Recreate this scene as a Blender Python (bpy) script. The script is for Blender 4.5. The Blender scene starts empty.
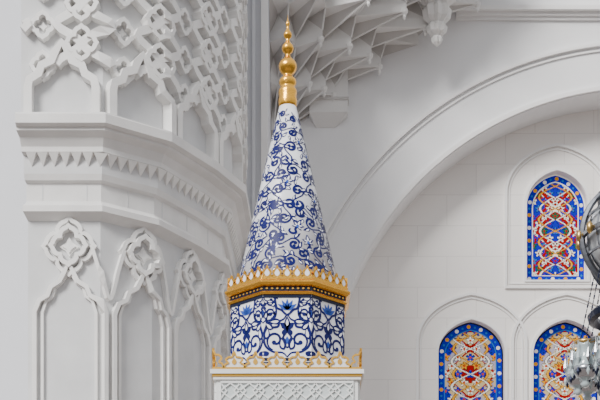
import bpy, bmesh, math, random
from mathutils import Vector, Matrix
random.seed(4)
F=1270.0; CZ=1.6; HY=690.0
def X(px,d): return (px-300)/F*d
def Z(py,d): return CZ+(HY-py)/F*d
pi=math.pi
# ---------------------------------------------------------------- materials
def mat(name,col,rough=.6,metal=0,noise=0,nscale=3,bump=0,bscale=20,emit=0,coat=0,spec=None):
    m=bpy.data.materials.new(name); m.use_nodes=True
    nt=m.node_tree; b=nt.nodes['Principled BSDF']
    b.inputs['Base Color'].default_value=(*col,1); b.inputs['Roughness'].default_value=rough
    b.inputs['Metallic'].default_value=metal
    if spec is not None: b.inputs['Specular IOR Level'].default_value=spec
    if coat: b.inputs['Coat Weight'].default_value=coat
    if emit:
        b.inputs['Emission Color'].default_value=(*col,1); b.inputs['Emission Strength'].default_value=emit
    tc=nt.nodes.new('ShaderNodeTexCoord')
    if noise:
        n=nt.nodes.new('ShaderNodeTexNoise'); n.inputs['Scale'].default_value=nscale; n.inputs['Detail'].default_value=5
        nt.links.new(tc.outputs['Object'],n.inputs['Vector'])
        r=nt.nodes.new('ShaderNodeMapRange'); r.inputs[1].default_value=.3; r.inputs[2].default_value=.7
        r.inputs[3].default_value=1-noise; r.inputs[4].default_value=1+noise*.4
        nt.links.new(n.outputs['Fac'],r.inputs[0])
        mx=nt.nodes.new('ShaderNodeVectorMath'); mx.operation='SCALE'
        mx.inputs[0].default_value=col; nt.links.new(r.outputs[0],mx.inputs['Scale'])
        nt.links.new(mx.outputs[0],b.inputs['Base Color'])
    if bump:
        n=nt.nodes.new('ShaderNodeTexNoise'); n.inputs['Scale'].default_value=bscale
        nt.links.new(tc.outputs['Object'],n.inputs['Vector'])
        bp=nt.nodes.new('ShaderNodeBump'); bp.inputs['Strength'].default_value=bump; bp.inputs['Distance'].default_value=.01
        nt.links.new(n.outputs['Fac'],bp.inputs['Height']); nt.links.new(bp.outputs[0],b.inputs['Normal'])
    return m
def mat_blocks(name,col,mortar,bw,bh,scale=1.0):
    m=mat(name,col,.8); nt=m.node_tree; b=nt.nodes['Principled BSDF']
    tc=nt.nodes.new('ShaderNodeTexCoord'); sp=nt.nodes.new('ShaderNodeSeparateXYZ'); cb=nt.nodes.new('ShaderNodeCombineXYZ')
    nt.links.new(tc.outputs['Object'],sp.inputs[0]); nt.links.new(sp.outputs['X'],cb.inputs['X']); nt.links.new(sp.outputs['Z'],cb.inputs['Y'])
    br=nt.nodes.new('ShaderNodeTexBrick'); nt.links.new(cb.outputs[0],br.inputs['Vector'])
    br.inputs['Scale'].default_value=1; br.inputs['Brick Width'].default_value=bw; br.inputs['Row Height'].default_value=bh
    br.inputs['Mortar Size'].default_value=.008; br.inputs['Mortar Smooth'].default_value=.3
    br.inputs['Color1'].default_value=(*col,1); br.inputs['Color2'].default_value=(*[c*.96 for c in col],1); br.inputs['Mortar'].default_value=(*mortar,1)
    nt.links.new(br.outputs['Color'],b.inputs['Base Color'])
    return m
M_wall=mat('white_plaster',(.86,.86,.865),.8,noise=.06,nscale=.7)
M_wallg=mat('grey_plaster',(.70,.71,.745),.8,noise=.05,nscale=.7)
M_tym=mat_blocks('tympanum_stone',(.90,.865,.83),(.76,.725,.695),1.05,.55)
M_trim=mat('trim_stone',(.86,.85,.84),.7)
M_marble=mat('pillar_marble',(.77,.76,.745),.5,noise=.12,nscale=2.0,bump=.1)
M_relief=mat('pillar_relief',(.85,.84,.82),.55,noise=.06,nscale=4)
M_shade_joint=mat('pillar_recess_shade_joint',(.66,.665,.67),.6,noise=.10,nscale=2.5)  # darker marble: recess shade painted into the colour; also colours joint lines
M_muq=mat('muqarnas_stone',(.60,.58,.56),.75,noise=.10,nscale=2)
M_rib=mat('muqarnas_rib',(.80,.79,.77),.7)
M_tile=mat('white_tile',(.86,.88,.93),.3,coat=.15,noise=.04,nscale=6)
M_blue=mat('cobalt_tile',(.003,.007,.115),.4,noise=.3,nscale=9,spec=.2)
M_blue2=mat('mid_blue_tile',(.03,.08,.40),.4,spec=.2)
M_navy=mat('navy_tile',(.003,.008,.035),.35,spec=.3)
M_gold=mat('gilding',(.80,.42,.06),.27,metal=.95,bump=.3,bscale=40)
M_goldp=mat('gold_paint',(.70,.40,.07),.35,metal=.7)
M_mm=mat('minbar_marble',(.80,.81,.80),.45,noise=.07,nscale=5)
M_mg=mat('minbar_panel',(.55,.60,.60),.5)
M_carp=mat('carpet',(.26,.22,.20),.95,noise=.1,nscale=2)
M_steel=mat('polished_steel',(.42,.43,.46),.22,metal=1)
M_dark=mat('dark_metal',(.015,.02,.05),.35,metal=.6)
M_rim=mat('oxidised_steel',(.10,.105,.12),.35,metal=.8)
M_crys=mat('lamp_glass',(.42,.50,.52),.10,coat=.6)
M_globe=mat('frosted_glass',(.50,.52,.54),.2,coat=.4,noise=.2,nscale=6)
M_brass=mat('brass',(.5,.33,.12),.3,metal=1)
G={}
for k,c,e in [('blue',(.004,.010,.34),.35),('cyan',(.02,.13,.38),.25),('red',(.27,.003,.003),.30),('yellow',(.62,.28,.015),.30),
            ('white',(.70,.67,.60),.35),('green',(.005,.11,.05),.22),('cream',(.50,.38,.19),.3),('orange',(.42,.05,.005),.3),('lead',(.015,.015,.02),0),('pink',(.34,.30,.38),.3)]:
    G[k]=mat('glass_'+k,c,.5,emit=e,spec=.05)
# ---------------------------------------------------------------- mesh builder
class MB:
    def __init__(s): s.v=[]; s.f=[]; s.m=[]; s.mats=[]; s.sm=[]
    def mi(s,m):
        if m not in s.mats: s.mats.append(m)
        return s.mats.index(m)
    def add(s,vs,fs,m,smooth=False):
        o=len(s.v); s.v+= [tuple(v) for v in vs]; i=s.mi(m)
        for f in fs: s.f.append([o+a for a in f]); s.m.append(i); s.sm.append(smooth)
    def obj(s,name,parent=None,fix=True):
        me=bpy.data.meshes.new(name); me.from_pydata(s.v,[],s.f)
        for m in s.mats: me.materials.append(m)
        me.polygons.foreach_set('material_index',s.m); me.polygons.foreach_set('use_smooth',s.sm)
        me.update()
        if fix:
            bm=bmesh.new(); bm.from_mesh(me); bmesh.ops.recalc_face_normals(bm,faces=bm.faces); bm.to_mesh(me); bm.free()
        o=bpy.data.objects.new(name,me); bpy.context.collection.objects.link(o)
        if parent: o.parent=parent
        return o
    def box(s,x0,x1,y0,y1,z0,z1,m):
        v=[(x0,y0,z0),(x1,y0,z0),(x1,y1,z0),(x0,y1,z0),(x0,y0,z1),(x1,y0,z1),(x1,y1,z1),(x0,y1,z1)]
        s.add(v,[(0,3,2,1),(4,5,6,7),(0,1,5,4),(1,2,6,5),(2,3,7,6),(3,0,4,7)],m)
    def lathe(s,c,prof,m,n=32,smooth=True,rot=0,flute=0,nf=8):
        vs=[];fs=[]
        for (r,z) in prof:
            for i in range(n):
                a=rot+2*pi*i/n; rr=r*(1+flute*math.cos(nf*a)) if flute else r
                vs.append((c[0]+rr*math.sin(a),c[1]-rr*math.cos(a),z))
        for j in range(len(prof)-1):
            for i in range(n):
                k=(i+1)%n; fs.append((j*n+i,j*n+k,(j+1)*n+k,(j+1)*n+i))
        fs.append(tuple(range(n))[::-1]); fs.append(tuple((len(prof)-1)*n+i for i in range(n)))
        s.add(vs,fs,m,smooth)
    def tube(s,p,q,r,m,n=5):
        p=Vector(p);q=Vector(q);d=(q-p)
        if d.length<1e-5: return
        d.normalize(); a=d.orthogonal().normalized(); b=d.cross(a)
        vs=[];
        for o in (p,q):
            for i in range(n):
                t=2*pi*i/n; vs.append(o+a*r*math.cos(t)+b*r*math.sin(t))
        fs=[(i,(i+1)%n,n+(i+1)%n,n+i) for i in range(n)]+[tuple(range(n)),tuple(range(n,2*n))]
        s.add(vs,fs,m)
    def ribbon(s,pts,w,mp,h0,h1,m,closed=False):
        n=len(pts)
        if n<2: return
        L=[];R=[]
        for i in range(n):
            if closed: a=pts[(i-1)%n]; b=pts[(i+1)%n]
            else: a=pts[max(i-1,0)]; b=pts[min(i+1,n-1)]
            dx,dy=b[0]-a[0],b[1]-a[1]; l=math.hypot(dx,dy) or 1
            nx,ny=-dy/l,dx/l; ww=(w[i] if isinstance(w,(list,tuple)) else w)/2
            L.append((pts[i][0]+nx*ww,pts[i][1]+ny*ww)); R.append((pts[i][0]-nx*ww,pts[i][1]-ny*ww))
        vs=[mp(*p,h1) for p in L]+[mp(*p,h1) for p in R]
        ext=h1-h0>1e-6
        if ext: vs+=[mp(*p,h0) for p in L]+[mp(*p,h0) for p in R]
        fs=[]
        for i in range(n if closed else n-1):
            k=(i+1)%n
            fs.append((i,k,n+k,n+i))
            if ext: fs.append((i,k,2*n+k,2*n+i)); fs.append((n+i,n+k,3*n+k,3*n+i))
        if ext and not closed: fs.append((0,n,3*n,2*n)); fs.append((n-1,2*n-1,4*n-1,3*n-1))
        s.add(vs,fs,m)
    def blob(s,pts,mp,h,m,h0=None):
        n=len(pts); cx=sum(p[0] for p in pts)/n; cy=sum(p[1] for p in pts)/n
        vs=[mp(*p,h) for p in pts]+[mp(cx,cy,h)]
        fs=[(i,(i+1)%n,n) for i in range(n)]
        if h0 is not None:
            vs+=[mp(*p,h0) for p in pts]; fs+=[(i,(i+1)%n,n+1+(i+1)%n,n+1+i) for i in range(n)]
        s.add(vs,fs,m)
def catmull(P,sub=6,closed=False):
    out=[]; n=len(P)
    for i in range(n if closed else n-1):
        g=(lambda k:P[k%n]) if closed else (lambda k:P[min(max(k,0),n-1)])
        p0,p1,p2,p3=g(i-1),g(i),g(i+1),g(i+2)
        for j in range(sub):
            t=j/sub
            out.append(tuple(.5*((2*p1[c])+(-p0[c]+p2[c])*t+(2*p0[c]-5*p1[c]+4*p2[c]-p3[c])*t*t+(-p0[c]+3*p1[c]-3*p2[c]+p3[c])*t**3) for c in (0,1)))
    if not closed: out.append(tuple(P[-1]))
    return out
def taper(n,w,a=.35,b=.35):
    return [w*min(1,a+(1-a)*min(i/(n*.3+.01),1),b+(1-b)*min((n-1-i)/(n*.3+.01),1)) for i in range(n)]
def empty(name,loc=(0,0,0)):
    e=bpy.data.objects.new(name,None); bpy.context.collection.objects.link(e); return e
def plate(name,outer,holes,y0,y1,m,parent=None,bev=0):
    cu=bpy.data.curves.new(name,'CURVE'); cu.dimensions='2D'; cu.fill_mode='BOTH'; cu.extrude=(y1-y0)/2
    for P in [outer]+holes:
        sp=cu.splines.new('POLY'); sp.points.add(len(P)-1)
        for i,p in enumerate(P): sp.points[i].co=(p[0],p[1],0,1)
        sp.use_cyclic_u=True
    t=bpy.data.objects.new('tmp',cu); bpy.context.collection.objects.link(t)
    bpy.context.view_layer.update()
    me=bpy.data.meshes.new_from_object(t.evaluated_get(bpy.context.evaluated_depsgraph_get()))
    bpy.data.objects.remove(t); bpy.data.curves.remove(cu)
    me.transform(Matrix.Translation((0,(y0+y1)/2,0))@Matrix.Rotation(pi/2,4,'X'))
    me.materials.clear(); me.materials.append(m)
    for p in me.polygons: p.use_smooth=False; p.material_index=0
    o=bpy.data.objects.new(name,me); bpy.context.collection.objects.link(o)
    if parent: o.parent=parent
    return o
# ---------------------------------------------------------------- room shell
mb=MB(); mb.box(-9,13,-2,24,-.1,0,M_carp); mb.obj('floor')
D0=22.0; DT=22.7
acx,acz,aR=X(642,D0),Z(401.6,D0),312.3/F*D0
arc=[(acx-aR*math.cos(pi*i/72),acz+aR*math.sin(pi*i/72)) for i in range(73)]
plate('wall_back',[(-.5,0),(acx-aR,0)]+arc+[(acx+aR,0),(12.6,0),(12.6,16),(-.5,16)],[],D0,DT,M_wall)
wm=lambda u,v,h:(u,D0-h,v)
mb=MB()
for rr,w,h in ((358,.05,.07),(353,.03,.03),(315,.07,.05)):
    R=rr/F*D0
    P=[(acx-R*math.cos(t),acz+R*math.sin(t)) for t in [pi*i/160 for i in range(161)]]
    P=[p for p in P if p[0]<12.6 and p[0]>-.45]
    mb.ribbon(P,w,wm,0,h,M_trim)
mb.obj('trim_arch')
def arch_pts(cx,zb,w,h,rise,n=14):
    r=.64*w; c=r-w/2; full=math.sqrt(r*r-c*c); k=rise/full; zs=zb+h-rise
    P=[(cx-w/2,zb),(cx-w/2,zs)]
    a1=math.acos(c/r)
    for i in range(1,n+1):
        a=a1*i/n; P.append((cx+c-r*math.cos(a),zs+k*r*math.sin(a)))
    Q=[(2*cx-p[0],p[1]) for p in P[:-1]][::-1]
    return P+Q
DG=22.86
wins=[]
for i,px in enumerate((557,653,749)): wins.append((px,171,280,60,'u'))
for i,px in enumerate((471.5,566.5,662,757.5)): wins.append((px,320,430,66,'l'))
holes=[];W=[]
sT=DT/F
for (px,t,b,w,k) in wins:
    cx=X(px,DT); zb=Z(b,DT); h=(b-t)*sT; ww=w*sT; holes.append(arch_pts(cx,zb,ww,h,33*sT)); W.append((cx,zb,ww,h,k))
plate('wall_tympanum',[(.35,0),(11.5,0),(11.5,12.4),(.35,12.4)],holes,DT,DT+.4,M_tym)
tm=lambda u,v,h:(u,DT-h,v)
mb=MB()
for q,(cx,zb,ww,h,k) in enumerate(W):
    e=.0015*(q%2)
    P=arch_pts(cx,zb-.14,ww+.76,h+.14+.46,.86,18)
    mb.ribbon(P,.045,tm,0,.045+e,M_trim,closed=(k=='u'))
    P=arch_pts(cx,zb-.07,ww+.64,h+.07+.39,.80,18)
    mb.ribbon(P,.02,tm,0,.02+e,M_trim,closed=(k=='u'))
    P=arch_pts(cx,zb-.02,ww+.06,h+.05,33*sT+.03,18)
    mb.ribbon(P,.05,tm,0,.03,M_trim,closed=True)
mb.obj('trim_window_surrounds')
def glass(name,cx,zb,w,h,kind):
    mb=MB(); gm=lambda u,v,hh:(u,DG-hh,v)
    rise=33*sT; bw=.125
    out=arch_pts(cx,zb-.02,w+.04,h+.03,rise,16)
    mb.add([gm(p[0],p[1],0) for p in out]+[gm(p[0],p[1],-.04) for p in out],[tuple(range(len(out)))],G['lead'])
    o=arch_pts(cx,zb+.01,w-.02,h-.02,rise,16); n_=arch_pts(cx,zb+bw,w-2*bw,h-bw*2.1,rise*.80,16)
    n=len(o)
    mb.add([gm(*p,.004) for p in o]+[gm(*p,.004) for p in n_],[(i,(i+1)%n,n+(i+1)%n,n+i) for i in range(n)],G['blue'])
    mid=[((a[0]+b[0])/2,(a[1]+b[1])/2) for a,b in zip(o,n_)]
    def walk(P,step):
        res=[];acc=0
        for i in range(len(P)):
            a=P[i];b=P[(i+1)%len(P)];l=math.hypot(b[0]-a[0],b[1]-a[1])
            while acc<l:
                t=acc/l; res.append((a[0]+(b[0]-a[0])*t,a[1]+(b[1]-a[1])*t)); acc+=step
            acc-=l
        return res
    for i,(x,z) in enumerate(walk(mid,.115)):
        c=['white','cyan','yellow','cyan'][i%4]; r=.036 if i%2==0 else .022
        mb.blob([(x+r*math.cos(a*pi/5),z+r*math.sin(a*pi/5)) for a in range(10)],gm,.008,G[c])
    mb.ribbon(n_,.020,gm,.0,.010,G['white' if kind=='u' else 'cyan'],closed=True)
    mb.ribbon(o,.020,gm,.0,.012,G['white' if kind=='u' else 'lead'],closed=True)
    zlo=n_[0][1]; ztop=max(p[1] for p in n_); wi=w-2*bw
    left=[p for p in n_ if p[0]<=cx+1e-6]
    def hw(z):
        for i in range(1,len(left)-1):
            a,b=left[i],left[i+1]
            if a[1]<=z<=b[1]:
                t=(z-a[1])/(b[1]-a[1]+1e-9); return cx-(a[0]+(b[0]-a[0])*t)
        return wi/2 if z<left[1][1] else 0
    NR=130; NC=68
    def colr(x,z):
        x=abs(x)/wi; z=(z-zlo)/wi; pz=.98
        a=math.cos(2*pi*x)+math.cos(2*pi*z/pz)
        for A,p,ph,o_ in ((.36,pz,0,0),(.30,pz,pi/2,.06)):
            d=abs(x-(abs(A*math.sin(2*pi*z/p+ph))+o_*.5))
            if d<.021: return 'yellow' if (kind=='u')==(A==.36) else 'white'
            if d<.034: return 'lead'
        lx,lz=.24,.163
        j=round(z/lz); sx=(j%2)*.5*lx; i=round((x-sx)/lx); px_,pz_=i*lx+sx,j*lz
        dx,dz=x-px_,z-pz_; r=math.hypot(dx,dz); th=math.atan2(dx,dz)
        if r<.026: return 'red' if kind=='u' else 'orange'
        R_=.060*(1+.38*math.cos(5*th))
        if r<R_:
            return (['white','cyan','blue','green','white'] if kind=='u' else ['white','blue','yellow','blue','white'])[(i*2+j)%5]
        if r<R_+.014: return 'lead'
        if abs(a)<.09: return 'white' if kind=='u' else 'red'
        if kind=='u':
            if a>1.1: return 'blue'
            if a>0: return 'red'
            if a<-1.2: return 'blue'
            return 'red' if (math.sin(14*x)*math.sin(13*z))>-.05 else 'blue'
        if a>1.45: return 'red'
        if a>0: return 'cream'
        if a<-1.5: return 'blue'
        return 'pink' if (math.sin(14*x)*math.sin(13*z))>-.1 else 'cream'
    for j in range(NR):
        z0=zlo+(ztop-zlo)*j/NR; z1=zlo+(ztop-zlo)*(j+1)/NR; h0,h1=hw(z0),hw(z1-1e-4); hm=max(h0,h1)
        if hm<.01: continue
        for i in range(NC):
            a=-1+2*i/NC; b=-1+2*(i+1)/NC
            mb.add([gm(cx+a*h0,z0,.006),gm(cx+b*h0,z0,.006),gm(cx+b*h1,z1,.006),gm(cx+a*h1,z1,.006)],[(0,1,2,3)],G[colr((a+b)/2*hm,(z0+z1)/2)])
    return mb.obj(name,fix=False)
for i,(cx,zb,ww,h,k) in enumerate(W): glass('window_%d'%(i+1),cx,zb,ww,h,k)
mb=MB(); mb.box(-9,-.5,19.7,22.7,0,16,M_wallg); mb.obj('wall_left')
mb=MB(); mb.box(-.60,-.5,19.60,19.7,0,16,M_trim); mb.box(-.74,-.69,19.64,19.7,0,16,M_wallg); mb.obj('trim_pilaster')
mb=MB()
zc=Z(18,D0); 
mb.box(2.7,12.6,D0-.10,D0,zc,zc+.06,M_trim); mb.box(2.7,12.6,D0-.18,D0,zc+.06,zc+.13,M_trim); mb.box(2.7,12.6,D0-.05,D0,zc-.05,zc,M_trim)
mb.obj('trim_string_course')
# ---------------------------------------------------------------- muqarnas corner corbel
mb=MB(); ccx,ccy=-.5,D0
def cl(p): return (max(p[0],ccx+.004),min(p[1],ccy-.004),p[2])
def mp_(R,t,k): return (ccx+R*math.cos(t),ccy-R*k*math.sin(t))
N=5; tiers=[(11.20,.35),(11.80,1.0),(12.30,1.65),(12.78,2.4),(13.28,3.1),(13.85,3.65),(14.4,3.9)]
NP=2*N+1
RH=.15
def outl(k):
    z,R=tiers[k]; P=[]
    for i in range(NP):
        amp=(.16 if k else .05)*(1 if (i+k)%2 else -1)
        if i in (0,NP-1): amp*=.4
        t=(pi/2)*i/(NP-1); P.append(mp_(R*(1+amp),t,.66))
    return P
prev=None
for k in range(len(tiers)):
    P=outl(k); z=tiers[k][0]
    vs=[cl((p[0],p[1],z)) for p in P]+[cl((p[0],p[1],z+RH)) for p in P]
    mb.add(vs,[(i,i+1,NP+i+1,NP+i) for i in range(NP-1)],M_rib)
    if prev:
        pz=tiers[k-1][0]+RH
        for i in range(NP-1):
            a=(prev[i][0],prev[i][1],pz); b=(prev[i+1][0],prev[i+1][1],pz); c=(P[i+1][0],P[i+1][1],z); d=(P[i][0],P[i][1],z)
            e=(a,c) if (i+k)%2 else (b,d)
            g=Vector([(e[0][j]+e[1][j])/2 for j in range(3)])
            rad_=Vector((g.x-ccx,g.y-ccy,0)).normalized()
            # each cell is a shallow two-stage hollow: kite facets around a star-point
            g+=-rad_*.10+Vector((0,0,.11))
            a,b,c,d,g=[cl(v) for v in (a,b,c,d,g)]
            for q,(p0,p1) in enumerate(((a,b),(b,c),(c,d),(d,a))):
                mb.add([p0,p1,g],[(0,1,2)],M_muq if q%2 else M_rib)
            for p,q,r in ((a,d,.016),(d,c,.016)):
                if all(v[0]>ccx+.05 and v[1]<ccy-.05 for v in (p,q)): mb.tube(p,q,r,M_rib)
    # small pendant drops at the outward star points
    if 0<k<len(tiers)-1:
        for i in range(1,NP-1):
            if (i+k)%2: 
                x,y=P[i][0]-.03,P[i][1]+.03
                mb.lathe((x,y),[(.005,z-.13),(.03,z-.09),(.025,z-.05),(.055,z-.01),(.06,z+.04)],M_rib,n=8,smooth=False)
    prev=P
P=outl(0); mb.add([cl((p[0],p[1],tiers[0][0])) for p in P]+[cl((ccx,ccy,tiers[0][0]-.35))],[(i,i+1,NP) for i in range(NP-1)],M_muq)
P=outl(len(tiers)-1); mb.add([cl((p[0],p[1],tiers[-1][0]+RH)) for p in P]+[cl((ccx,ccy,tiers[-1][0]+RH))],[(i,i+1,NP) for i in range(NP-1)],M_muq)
yb=D0-.22
v=[(.16,yb,Z(112,yb)),(.82,yb,Z(112,yb)),(.82,D0-.004,Z(112,yb)),(.16,D0-.004,Z(112,yb)),(.16,yb,Z(80,yb)+.3),(.82,yb,Z(80,yb)+.3),(.82,D0-.004,Z(80,yb)+.3),(.16,D0-.004,Z(80,yb)+.3),(.28,D0-.004,Z(128,D0)),(.6,D0-.004,Z(128,D0))]
mb.add(v,[(0,1,5,4),(1,2,6,5),(3,0,4,7),(0,1,9,8),(1,2,9),(3,0,8),(4,5,6,7)],M_rib)
for zz in (Z(100,yb),): mb.box(.14,.84,yb-.02,D0-.004,zz,zz+.05,M_muq)
hx,hy=2.30,21.35
z0=Z(46,hy)
mb.lathe((hx,hy),[(.02,z0),(.07,z0+.05),(.09,z0+.12),(.06,z0+.16),(.14,z0+.22),(.16,z0+.32),(.12,z0+.37),(.2,z0+.45),(.22,z0+.6),(.18,z0+.66),(.28,z0+.76),(.3,z0+1.3)],M_rib,n=32,smooth=False,flute=.14,nf=8)
mb.obj('muqarnas_corbel')
# ---------------------------------------------------------------- faceted pillar
base=[(-3.478,19.69),(-3.478,15.5),(-2.38,15.5),(-1.64,16.03),(-1.131,16.9),(-.793,17.67),(-.74,19.69)]
def offs(o):
    n=len(base); out=[]
    for i in range(n):
        ns=[]
        if i>0: ns.append((base[i-1],base[i]))
        if i<n-1: ns.append((base[i],base[i+1]))
        nn=[]
        for a,b in ns:
            dx,dy=b[0]-a[0],b[1]-a[1]; l=math.hypot(dx,dy); nn.append((-dy/l,dx/l))
        if len(nn)==1: v=(nn[0][0]*o,0) 
        else:
            dot=nn[0][0]*nn[1][0]+nn[0][1]*nn[1][1]; k=o/(1+dot)
            v=((nn[0][0]+nn[1][0])*k,(nn[0][1]+nn[1][1])*k)
        if i<2: out.append((base[i][0]+abs(o)*.25,base[i][1]+v[1]))
        else: out.append((base[i][0]+v[0],base[i][1]+v[1]))
    return out
class Peri:
    def __init__(s,P,closed=False,c=None):
        s.P=P+[P[0]] if closed else P; s.L=[0]
        for a,b in zip(s.P[:-1],s.P[1:]): s.L.append(s.L[-1]+math.hypot(b[0]-a[0],b[1]-a[1]))
        s.closed=closed; s.c=c
    def __call__(s,u,v,h):
        T=s.L[-1]
        if s.closed: u%=T
        k=0
        while k<len(s.L)-2 and u>s.L[k+1]: k+=1
        a,b=s.P[k],s.P[k+1]; l=s.L[k+1]-s.L[k]; t=(u-s.L[k])/l
        dx,dy=(b[0]-a[0])/l,(b[1]-a[1])/l; nx,ny=dy,-dx
        if s.c and ((a[0]+b[0])/2-s.c[0])*nx+((a[1]+b[1])/2-s.c[1])*ny<0: nx,ny=-nx,-ny
        return (a[0]+dx*l*t+nx*h,a[1]+dy*l*t+ny*h,v)
zf=lambda py: Z(py,15.5)
prof=[(.34,0),(.34,zf(211)),(.27,zf(208)),(.20,zf(205)),(.20,zf(199)),(.27,zf(195)),(.30,zf(192)),(.30,zf(174)),(.25,zf(172)),(.23,zf(166)),(.23,zf(148)),(.16,zf(146)),(.16,zf(142)),
      (.16,zf(141)),(.11,zf(133)),(.03,zf(129)),(.03,zf(126)),(-.04,zf(124)),(-.04,zf(115)),(.0,zf(113)),(.0,zf(112)),(.16,zf(110)),(.17,14.5)]
mb=MB(); nb=len(base)
rings=[[(p[0],p[1],z) for p in offs(o)] for o,z in prof]
for j in range(len(prof)-1):
    m=M_shade_joint if j in (0,len(prof)-2,9) else M_marble  # shaft faces and band behind the teeth get the painted shade tone
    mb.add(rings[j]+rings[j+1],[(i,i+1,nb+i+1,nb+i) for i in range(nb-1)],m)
mb.add(rings[-1],[tuple(range(nb))],M_marble)
cpt=(-2.3,18.2)
def visible(o): return offs(o)[1:]
pr=Peri(visible(.23),c=cpt); T=pr.L[-1]; u=.04
while u<T-.2 :
    a,b=u,u+.125
    v=[pr(a,zf(147),.08),pr(b,zf(147),.08),pr((a+b)/2,zf(159),.005),pr(a,zf(147),-.02),pr(b,zf(147),-.02)]
    mb.add(v,[(0,1,2),(0,3,2),(1,4,2),(0,1,4,3)],M_relief); u+=.14
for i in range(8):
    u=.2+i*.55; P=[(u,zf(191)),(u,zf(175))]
    mb.ribbon(P,.014,Peri(visible(.30),c=cpt),0,.004,M_shade_joint)
def dens(P,sub=5):
    out=[]
    for a,b in zip(P[:-1],P[1:]):
        for j in range(sub): out.append((a[0]+(b[0]-a[0])*j/sub,a[1]+(b[1]-a[1])*j/sub))
    return out+[P[-1]]
Per=.97
def knot(mb,pr,cu,cv,r,w,h):
    P=[]
    for i in range(48):
        a=2*pi*i/48; rr=r*(.70+.30*abs(math.cos(2*a))**.6+ (.12 if i%12==0 else 0)); P.append((cu+rr*math.sin(a),cv+rr*1.1*math.cos(a)))
    mb.ribbon(P,w,pr,0,h,M_relief,closed=True)
    r*=.42; P=[(cu+r*math.sin(2*pi*i/8)*(1 if i%2==0 else .55),cv+r*math.cos(2*pi*i/8)*(1 if i%2==0 else .55)) for i in range(8)]
    mb.blob(P,pr,h*.5,M_relief,0)
prU=Peri(visible(.17),c=cpt); prL=Peri(visible(.34),c=cpt)
for j in range(4):
    c=.52+j*Per; e=.0013*(j%2)
    if c+Per/2<prL.L[-1]+.3:
        for off,w in ((0,.055),(-.09,.035)):
            hwid=Per/2-.06+off; zs=zf(305)
            H=[(-hwid,zf(560)),(-hwid,zs-.05),(-hwid,zs),(-hwid*.86,zs+.14),(-hwid*.62,zs+.20),(-hwid*.52,zs+.31),(-hwid*.26,zs+.38),(-hwid*.12,zs+.50+off*.4),(0,zs+.60+off)]
            P=dens(H[:2],6)+H[2:]; P=[(c+p[0],p[1]) for p in P]; Q=[(2*c-p[0],p[1]) for p in P[:-1]][::-1]
            mb.ribbon(P+Q,w,prL,0,(.085 if off==0 else .045)+e,M_relief)
        knot(mb,prL,c,zf(238),.20,.055,.100+e)
        knot(mb,prL,c,zf(238),.29,.05,.060+e)
        P=[(c+.28*1,zf(237)),(c+.36,zf(258)),(c+Per/2,zf(290)),(c+Per-.36,zf(258)),(c+Per-.28,zf(237))]
        if c+Per<prL.L[-1]: mb.ribbon(catmull(P,6),.045,prL,0,.065+e,M_relief)
    hwid=Per/2-.07; zs=zf(86)
    if c+hwid<prU.L[-1]:
        H=[(-hwid,zf(111)),(-hwid,zs),(-hwid*.95,zs+.10),(-hwid*.68,zs+.17),(-hwid*.60,zs+.27),(-hwid*.30,zs+.33),(-hwid*.22,zs+.42),(0,zs+.55)]
        P=[(c+p[0],p[1]) for p in H]; Q=[(2*c-p[0],p[1]) for p in P[:-1]][::-1]
        mb.ribbon(P+Q,.10,prU,0,.145+e,M_relief)
ph=.98; z00=zf(86)+.30
for j in range(-1,5):
    c=.52+j*Per
    for sgn in (1,-1):
        P=[]; hh=.125+(.002 if sgn>0 else 0)+(.004 if j%2 else 0)
        for i in range(80):
            v=z00+i*.06; ph_=2*pi*(v-z00)/ph
            uu=c+Per/4+sgn*(Per/4+.02)*math.cos(ph_)+ sgn*.05*math.cos(3*ph_)
            if .03<uu<prU.L[-1]-.05 and v<14.4: P.append((uu,v))
            else:
                if len(P)>2: mb.ribbon(P,.10,prU,0,hh,M_relief)
                P=[]
        if len(P)>2: mb.ribbon(P,.10,prU,0,hh,M_relief)
    for i in range(0,9):
        v=z00+ph/4+i*ph/2; cu=c+Per/4
        if .25<cu<prU.L[-1]-.2: knot(mb,prU,cu,v,.17,.055,.150)
        cu=c+(Per*.75)
        if .2<cu<prU.L[-1]-.2: knot(mb,prU,cu,v-ph/4,.13,.05,.10)
mb.obj('carved_marble_pillar')
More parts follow.
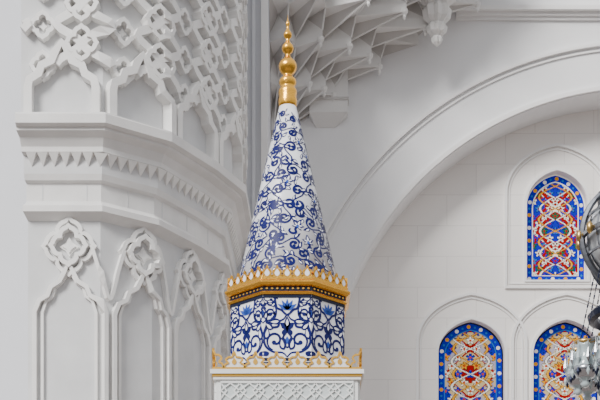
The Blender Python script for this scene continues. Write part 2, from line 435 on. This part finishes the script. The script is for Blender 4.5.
# ---------------------------------------------------------------- minbar tower
minbar=empty('minbar')
CX,CY=-.135,14.0
def leaf(cx,cy,ang,L,wd,bend=0,n=9):
    up=[];dn=[]
    for i in range(n+1):
        t=i/n; w=wd*math.sin(pi*t**.75)*.5; b=bend*t*t
        up.append((t*L,b*L+w)); dn.append((t*L,b*L-w))
    P=up+dn[-2:0:-1]; ca,sa=math.cos(ang),math.sin(ang)
    return [(cx+p[0]*ca-p[1]*sa,cy+p[0]*sa+p[1]*ca) for p in P]
def motif(mb,mp,W_,H_,sw=.024,e=.003):
    def S(P): return [(p[0]*W_,p[1]*H_) for p in P]
    for sg in (1,-1):
        m_=lambda P:[(sg*p[0],p[1]) for p in P]
        P=catmull(S(m_([(0,0),(.10,.10),(.30,.12),(.46,.26),(.49,.5),(.38,.66),(.20,.70),(.16,.82),(.07,.88),(0,1)])),6)
        mb.ribbon(P,taper(len(P),sw,.5,.5),mp,e,e,M_blue)
        for (x,y,r0,dirn,st,tw) in ((.25,.38,.20,1,-1.3,6.6),(.34,.86,.15,-1,2.4,5.8)):
            P=[]
            for i in range(30):
                t=i/29; a=st+dirn*t*tw; r=r0*(1-.74*t); P.append((x+r*math.cos(a),y+r*.9*math.sin(a)*W_/H_*1.15))
            P=S(m_(P)); mb.ribbon(P,taper(len(P),sw,.5,1),mp,e,e,M_blue)
            q=P[-1]; mb.blob([(q[0]+sw*.95*math.cos(k*pi/4),q[1]+sw*.95*math.sin(k*pi/4)) for k in range(8)],mp,e+.0004,M_blue)
        for (x,y,a,l,w,b) in ((.06,.16,1.15,.30,.17,.35),(.47,.40,2.0,.30,.16,-.4),(.30,.64,.5,.24,.14,.4),(.14,.84,-.3,.28,.14,.35),(.38,.10,-.4,.20,.12,.3),(.09,.50,1.9,.2,.11,.3)):
            P=leaf(x*W_,y*H_,a,l*W_,w*W_,b); P=[(sg*p[0],p[1]) for p in P]
            mb.blob(P,mp,e+.0006,M_blue)
            if l>.22:
                P=leaf(x*W_+.16*l*W_*math.cos(a),y*H_+.16*l*W_*math.sin(a),a,l*W_*.6,w*W_*.42,b*.6); P=[(sg*p[0],p[1]) for p in P]
                mb.blob(P,mp,e+.0012,M_tile)
    for a,l in ((pi/2,.26),(pi/2+.9,.19),(pi/2-.9,.19)):
        mb.blob(leaf(0,.66*H_,a,l*W_,.13*W_),mp,e+.0006,M_blue)
    mb.blob(leaf(0,.66*H_+.05*W_,pi/2,.15*W_,.055*W_),mp,e+.0013,M_tile)
    P=leaf(0,.22*H_,pi/2,.36*H_,.24*W_); mb.ribbon(P,sw*.75,mp,e,e,M_blue,closed=True)
    mb.blob(leaf(0,.30*H_,pi/2,.18*H_,.10*W_),mp,e,M_blue2)
    for a in range(5): mb.blob(leaf(.5*W_,.985*H_,a*2*pi/5+.3,.10*W_,.075*W_),mp,e+.001,M_blue)
r0,zc0,r1,zc1=.595,5.90,.092,8.03
mb=MB(); mb.lathe((CX,CY),[(r0,zc0),(r1,zc1)],M_tile,n=64)
def rad(z): return r0+(r1-r0)*(z-zc0)/(zc1-zc0)
# free-flowing scrolls: S-vines of spiral pairs strewn over the developed cone, spacing kept even
cone_mp=None
slope=math.hypot(r0-r1,zc1-zc0)/(zc1-zc0)
rng=random.Random(11)
z=zc0+.02; row=0
def place(th,zc_,ang,sc,flip,kind):
    rm=rad(zc_)
    ca,sa=math.cos(ang),math.sin(ang)
    def mp(u,v,h):
        u*=flip; uu=u*ca-v*sa; vv=u*sa+v*ca
        zz=min(max(zc_+vv/slope,zc0+.002),zc1-.002); a=th+uu/max(rad((zz+zc_)/2),.06); r=rad(zz)+h
        return (CX+r*math.sin(a),CY-r*math.cos(a),zz)
    sw=.027
    def rb(P,a=.5,b=1): mb.ribbon(P,taper(len(P),sw*min(1,sc/.30+.15),a,b),mp,.003,.003,M_blue)
    def lf(x,y,a,l,w,b=0,core=True,base_=.0036):
        mb.blob(leaf(x*sc,y*sc,a,l*sc,w*sc,b),mp,base_,M_blue)
        if core: mb.blob(leaf((x+.16*l*math.cos(a))*sc,(y+.16*l*math.sin(a))*sc,a,l*.62*sc,w*.42*sc,b*.6),mp,base_+.0006,M_tile)
    if kind==0:   # big S of two opposed spirals with split leaves
        for s_ in (1,-1):
            P=[]
            for i in range(34):
                t=i/33; a=-pi*.5+pi*2.1*t*1.15; r=.26*(1-.70*t)
                P.append((s_*(.02+ r*math.cos(a)+.10)*sc,s_*(.27+r*math.sin(a))*sc))
            P=[(0,0)]+P[1:]; rb(P)
            q=P[-1]; mb.blob([(q[0]+sw*.8*math.cos(k*pi/4),q[1]+sw*.8*math.sin(k*pi/4)) for k in range(8)],mp,.0034,M_blue)
            lf(s_*.12,s_*.27,(0 if s_>0 else pi)+2.2,.20,.13,.3,False)
            lf(s_*.30,s_*.10,(0 if s_>0 else pi)-.5,.30,.17,.45)
            lf(s_*-.10,s_*.40,(0 if s_>0 else pi)+2.3,.28,.15,-.45)
            lf(s_*.12,s_*.52,(0 if s_>0 else pi)+.6,.26,.14,.5)
    else:         # palmette flower with curled sepals
        for a,l,w in ((pi/2,.34,.19),(pi/2+.85,.27,.14),(pi/2-.85,.27,.14),(pi/2+1.75,.22,.11),(pi/2-1.75,.22,.11)): lf(0,0,a,l,w,.25 if a>pi/2 else (-.25 if a<pi/2 else 0))
        mb.blob([(.06*sc*math.cos(k*pi/4),.06*sc*math.sin(k*pi/4)) for k in range(8)],mp,.0048,M_blue2)
        P=catmull([(0,0),(.03*sc,-.14*sc),(-.05*sc,-.26*sc),(.06*sc,-.36*sc),(.20*sc,-.32*sc),(.20*sc,-.20*sc)],6); rb(P,1,.6)
z=zc0+.13
while z<zc1-.05:
    rm=rad(z); n=max(2,round(2*pi*rm/.235)); step=.175 if rm>.25 else .14
    for i in range(n):
        th=2*pi*(i+.5*(row%2)+rng.uniform(-.06,.06))/n
        kind=0 if (i+row)%3 else 1
        sc=.285 if rm>.22 else max(.15,rm*1.25)
        if kind==0: place(th,z+rng.uniform(-.01,.01),rng.choice((-.6,.5,1.0,-1.0))+rng.uniform(-.2,.2),sc,1 if (i+row)%2 else -1,0)
        else: place(th,z,rng.uniform(-.5,.5),sc*1.0,1 if i%2 else -1,1)
    z+=step; row+=1
mb.obj('tiled_cone',minbar,fix=False)
def octa(R): return [(CX+R*math.sin(pi/8+pi/4*i),CY-R*math.cos(pi/8+pi/4*i)) for i in range(8)]
def octloft(mb,prof,m): mb.lathe((CX,CY),prof,m,n=8,smooth=False,rot=pi/8)
Rd=.665
mb=MB(); octloft(mb,[(Rd,4.9),(Rd,5.80)],M_tile)
pr=Peri(octa(Rd),closed=True,c=(CX,CY)); fw=pr.L[1]; TT=pr.L[-1]
zb0,zt0=5.11,5.745; nn=8
for i in range(nn):
    c2=fw*(i+.5)
    H2=(zt0-zb0)
    def mp(u,v,h,c2=c2): return pr(c2+u,min(max(zb0+v,4.95),5.775),h)
    motif(mb,mp,fw*.98,H2*.72,.026)
    def mp2(u,v,h,c2=c2): return pr(c2+fw/2+u,min(max(zb0+H2*.56+v,4.95),5.765),h)
    motif(mb,mp2,fw*.55,H2*.44,.020)
    def mp3(u,v,h,c2=c2): return pr(c2+u,min(max(zb0+H2*.70+v,4.95),5.765),h)
    P=catmull([(-.26*fw,.19),(-.22*fw,.08),(-.12*fw,.05),(0,.0),(.12*fw,.05),(.22*fw,.08),(.26*fw,.19)],5)
    mb.ribbon(P,.024,mp3,.0045,.0045,M_blue)
    for a in (-1.0,-.5,0,.5,1.0): mb.blob(leaf(0,.05,pi/2+a,.12,.04),mp3,.0052,M_blue2)
for i in range(8):
    for zz,w in ((5.752,.035),(5.085,.03),(5.05,.012)):
        mb.ribbon([(fw*i+.001,zz),(fw*(i+1)-.001,zz)],w,pr,.007,.007,M_navy)
mb.obj('tiled_drum',minbar,fix=False)
mb=MB()
octloft(mb,[(.67,5.765),(.685,5.768),(.70,5.785),(.69,5.80)],M_gold)
octloft(mb,[(.675,5.795),(.675,5.86)],M_navy)
octloft(mb,[(.69,5.85),(.71,5.86),(.735,5.885),(.735,5.90),(.715,5.915),(.70,5.925)],M_gold)
pr2=Peri(octa(.675),closed=True,c=(CX,CY)); u=.03
while u<pr2.L[-1]:
    mb.blob([(u+.014*math.cos(a*pi/3),5.828+.010*math.sin(a*pi/3)) for a in range(6)],pr2,.012,M_gold,0); u+=.055
pr3=Peri(octa(.69),closed=True,c=(CX,CY)); fw3=pr3.L[1]
for i in range(8):
    nf=5
    for j in range(nf):
        cu=fw3*(i+(j+.5)/nf); w=fw3/nf*.96; hgt=.145
        P=[(-.5,0),(-.5,.25),(-.30,.34),(-.46,.52),(-.30,.68),(-.14,.70),(0,1),(.14,.70),(.30,.68),(.46,.52),(.30,.34),(.5,.25),(.5,0)]
        P=catmull([(cu+a*w,5.922+b*hgt) for a,b in P],3)
        mb.blob(P,pr3,.008,M_gold); mb.blob(P,pr3,-.010,M_gold); mb.ribbon(P,.010,pr3,-.012,.013,M_gold)
        mb.blob(leaf(cu,5.952,pi/2,.08,.052),pr3,.010,M_tile)
    mb.ribbon([(fw3*i+.001,5.933),(fw3*(i+1)-.001,5.933)],.026,pr3,-.014,.016,M_gold)
mb.obj('gilded_crown',minbar)
s=.01102; cz=lambda py: Z(py,14.0)
pf=[(8.5,108),(9,105),(9.5,101),(8.5,97),(9.3,93),(8.8,90),(7,88),(7.5,86),(8.8,83),(8.2,80),(5,77),(4.6,75),(7,72.5),(8.8,69),(9.2,66),(7.8,62),(4.5,59),(2.6,56.5),(2.4,54),(4.8,52),(6,49),(5.4,46),(3,43),(1.9,41),(2,39),(3.8,37),(4.2,34.5),(3,32),(1.3,29),(1.2,26),(2,24.5),(1.9,23),(.8,21),(.2,15)]
mb=MB(); mb.lathe((CX,CY),[(r*s,cz(p)) for r,p in pf],M_gold,n=28); mb.obj('gilded_finial',minbar)
mb=MB(); h_=.80; bz=Z(369,13.2)
def sq(a,z0,z1,m): mb.box(CX-a,CX+a,CY-a,CY+a,z0,z1,m)
sq(h_,bz-.045,bz,M_mm); sq(h_-.02,bz-.07,bz-.045,M_goldp); sq(h_-.03,bz-.10,bz-.07,M_mm); sq(h_-.06,bz-.55,bz-.10,M_mm)
sqp=Peri([(CX-h_+.06,CY-h_+.06),(CX+h_-.06,CY-h_+.06),(CX+h_-.06,CY+h_-.06),(CX-h_+.06,CY+h_-.06)],closed=True,c=(CX,CY)); sw_=sqp.L[1]
for i in range(4):
    u0=sw_*i+.05; u1=sw_*(i+1)-.05; z1=bz-.125; z0=z1-.36
    mb.blob([(u0,z0),(u1,z0),(u1,z1),(u0,z1)],sqp,.002,M_mg)
    mb.ribbon([(u0,z0),(u1,z0),(u1,z1),(u0,z1)],.022,sqp,0,.022,M_mm,closed=True)
    n=7; st=(u1-u0)/n
    for j in range(n):
        c=u0+st*(j+.5)
        for r in (0,1):
            zc_=z1-.09-r*.18
            mb.ribbon([(c-st/2,zc_),(c,zc_+.08),(c+st/2,zc_),(c,zc_-.08)],.018,sqp,.0,.020,M_mm,closed=True)
            mb.ribbon([(c-st/2,zc_+.08),(c-st*.2,zc_),(c-st/2,zc_-.08)],.016,sqp,.0,.0175,M_mm)
            mb.ribbon([(c+st/2,zc_+.08),(c+st*.2,zc_),(c+st/2,zc_-.08)],.016,sqp,.0,.0175,M_mm)
sqc=Peri([(CX-h_+.03,CY-h_+.03),(CX+h_-.03,CY-h_+.03),(CX+h_-.03,CY+h_-.03),(CX-h_+.03,CY+h_-.03)],closed=True,c=(CX,CY)); sc=sqc.L[1]
for i in range(4):
    n=7; st=sc/n
    mb.ribbon([(sc*i+.001,bz+.012),(sc*(i+1)-.001,bz+.012)],.028,sqc,-.015,.012,M_goldp)
    for j in range(n+1):
        c=sc*i+st*j
        P=[(-.5,.0),(-.42,.22),(-.28,.30),(-.40,.50),(-.26,.66),(-.10,.68),(0,1),(.10,.68),(.26,.66),(.40,.50),(.28,.30),(.42,.22),(.5,0)]
        k=1.2 if j in (0,n) else .98
        if j==0: P2=[(c+a*st,bz+.02+b*.17*k) for a,b in P if a>=0]
        elif j==n: P2=[(c+a*st,bz+.02+b*.17*k) for a,b in P if a<=0]
        else: P2=[(c+a*st,bz+.02+b*.17*k) for a,b in P]
        Pc=catmull(P2,3)
        if 0<j<n:
            mb.blob(Pc,sqc,.0,M_mm); mb.blob(Pc,sqc,-.012,M_mm)
            mb.blob(leaf(c,bz+.05,pi/2,.075,.05),sqc,.006,M_goldp,0)
        mb.ribbon(Pc,.018,sqc,-.014,.012,M_goldp)
mb.obj('canopy_cornice',minbar)
mb=MB()
for sx in (-1,1):
    for sy in (-1,1):
        c=(CX+sx*.62,CY+sy*.62)
        mb.lathe(c,[(.12,2.6),(.12,2.68),(.085,2.74),(.075,3.9),(.075,4.1),(.11,4.2),(.13,4.34),(.13,bz-.54)],M_mm,n=20)
mb.box(CX-.8,CX+.8,CY-.8,CY+.8,0,2.6,M_mm); mb.box(CX-.85,CX+.85,CY-.85,CY+.85,2.52,2.6,M_mm); mb.box(CX-.88,CX+.88,CY-.88,CY+.88,0,.15,M_mm)
mb.obj('canopy_columns_and_plinth',minbar)
# ---------------------------------------------------------------- chandelier
ch=MB(); dx,dy=2.16,8.0; gz=Z(236,8)
R=.34
pf=[(R*math.sin(t),gz-R*.92*math.cos(t)) for t in [pi*(.10+.80*i/22) for i in range(23)]]
ch.lathe((dx,dy),pf,M_globe,n=48)
# great upright hoops round the globe
for k in range(4):
    a=pi*k/4
    P=[(dx+.385*math.sin(t)*math.cos(a),dy+.385*math.sin(t)*math.sin(a),gz-.365*math.cos(t)) for t in [2*pi*i/56 for i in range(56)]]
    for i in range(56): ch.tube(P[i],P[(i+1)%56],.020,M_rim,6)
for zz,rr,w in ((0,.375,.018),(.12,.345,.010),(-.12,.345,.010),(.23,.27,.010),(-.23,.27,.010)):
    P=[(dx+rr*math.cos(2*pi*i/48),dy+rr*math.sin(2*pi*i/48),gz+zz) for i in range(48)]
    for i in range(48): ch.tube(P[i],P[(i+1)%48],w,M_steel,6)
for k in range(16):
    a=2*pi*k/16
    P=[(dx+(R+.006)*math.sin(t)*math.cos(a),dy+(R+.006)*math.sin(t)*math.sin(a),gz-R*.93*math.cos(t)) for t in [pi*(.08+.84*i/20) for i in range(21)]]
    for i in range(20): ch.tube(P[i],P[i+1],.007,M_steel,5)
    ch.lathe((dx+.40*math.cos(a),dy+.40*math.sin(a)),[(.004,gz-.04),(.02,gz-.02),(.02,gz+.02),(.004,gz+.04)],M_brass,n=8)
ch.lathe((dx,dy),[(.10,gz+.30),(.06,gz+.42),(.02,gz+.46),(.02,14)],M_steel,n=16)
ch.lathe((dx,dy),[(.03,gz-.85),(.05,gz-.8),(.03,gz-.7),(.03,gz-.45),(.10,gz-.38),(.12,gz-.30)],M_brass,n=20)
lz=Z(350,8); RR=.40
for rr,zz,w in ((RR,lz+.02,.012),(.31,gz-.50,.034)):
    P=[(dx+rr*math.cos(2*pi*i/48),dy+rr*math.sin(2*pi*i/48),zz) for i in range(48)]
    for i in range(48): ch.tube(P[i],P[(i+1)%48],w,M_steel if w<.02 else M_dark,6)
for k in range(12):
    a=2*pi*(k+.5)/12; lx,ly=dx+RR*math.cos(a),dy+RR*math.sin(a)
    p0=Vector((dx+.30*math.cos(a),dy+.30*math.sin(a),gz-.23)); p1=Vector((lx,ly,lz+.02))
    for i in range(14):
        a0=p0.lerp(p1,i/14); a1=p0.lerp(p1,(i+.85)/14); ch.tube(a0,a1,.006 if i%2 else .0035,M_dark,4)
    ch.lathe((lx,ly),[(.012,lz-.26),(.03,lz-.24),(.018,lz-.22),(.05,lz-.19),(.068,lz-.14),(.06,lz-.09),(.035,lz-.06),(.055,lz-.01),(.062,lz+.01)],M_crys,n=16,flute=.06,nf=8)
    ch.lathe((lx,ly),[(.06,lz+.005),(.068,lz+.012),(.068,lz+.026),(.06,lz+.03)],M_brass,n=14)
    ch.lathe((lx,ly),[(.055,lz-.20),(.073,lz-.155),(.073,lz-.135),(.060,lz-.125)],M_steel,n=14)
    for q in range(8):
        b=2*pi*q/8; ex,ey=lx+.08*math.cos(b),ly+.08*math.sin(b)
        ch.lathe((ex,ey),[(.002,lz-.12),(.016,lz-.09),(.010,lz-.06),(.003,lz-.03),(.003,lz+.015)],M_crys if q%2 else M_steel,n=6,smooth=False)
        ch.lathe((ex,ey),[(.002,lz-.20),(.013,lz-.175),(.002,lz-.145)],M_dark if q%2 else M_crys,n=6,smooth=False)
    ch.tube((lx,ly,lz+.02),(dx+.03*math.cos(a),dy+.03*math.sin(a),gz-.6),.008,M_steel,5)
ch.obj('chandelier')
# ---------------------------------------------------------------- light
w=bpy.data.worlds.new('World'); bpy.context.scene.world=w; w.use_nodes=True
nt=w.node_tree; bg=nt.nodes['Background']
tc=nt.nodes.new('ShaderNodeTexCoord'); sp=nt.nodes.new('ShaderNodeSeparateXYZ'); cr=nt.nodes.new('ShaderNodeValToRGB'); mr=nt.nodes.new('ShaderNodeMapRange')
nt.links.new(tc.outputs['Generated'],sp.inputs[0]); nt.links.new(sp.outputs['Z'],mr.inputs[0]); mr.inputs[1].default_value=-1
nt.links.new(mr.outputs[0],cr.inputs[0]); nt.links.new(cr.outputs[0],bg.inputs[0])
cr.color_ramp.elements[0].position=.40; cr.color_ramp.elements[0].color=(.19,.18,.18,1)
cr.color_ramp.elements[1].position=.75; cr.color_ramp.elements[1].color=(.95,.965,1,1)
bg.inputs[1].default_value=1.1
def sun(name,rot,st,ang,col):
    l=bpy.data.lights.new(name,'SUN'); l.energy=st; l.angle=ang; l.color=col
    o=bpy.data.objects.new(name,l); o.rotation_euler=rot; bpy.context.collection.objects.link(o)
sun('daylight_sun',(math.radians(56),0,math.radians(-36)),4.8,math.radians(20),(1,.98,.955))
cam=bpy.data.cameras.new('camera'); co=bpy.data.objects.new('camera',cam); bpy.context.collection.objects.link(co)
co.location=(0,0,CZ); co.rotation_euler=(pi/2,0,0); cam.sensor_width=36; cam.lens=36*F/600; cam.shift_y=(HY-200)/600
cam.clip_end=200
bpy.context.scene.camera=co
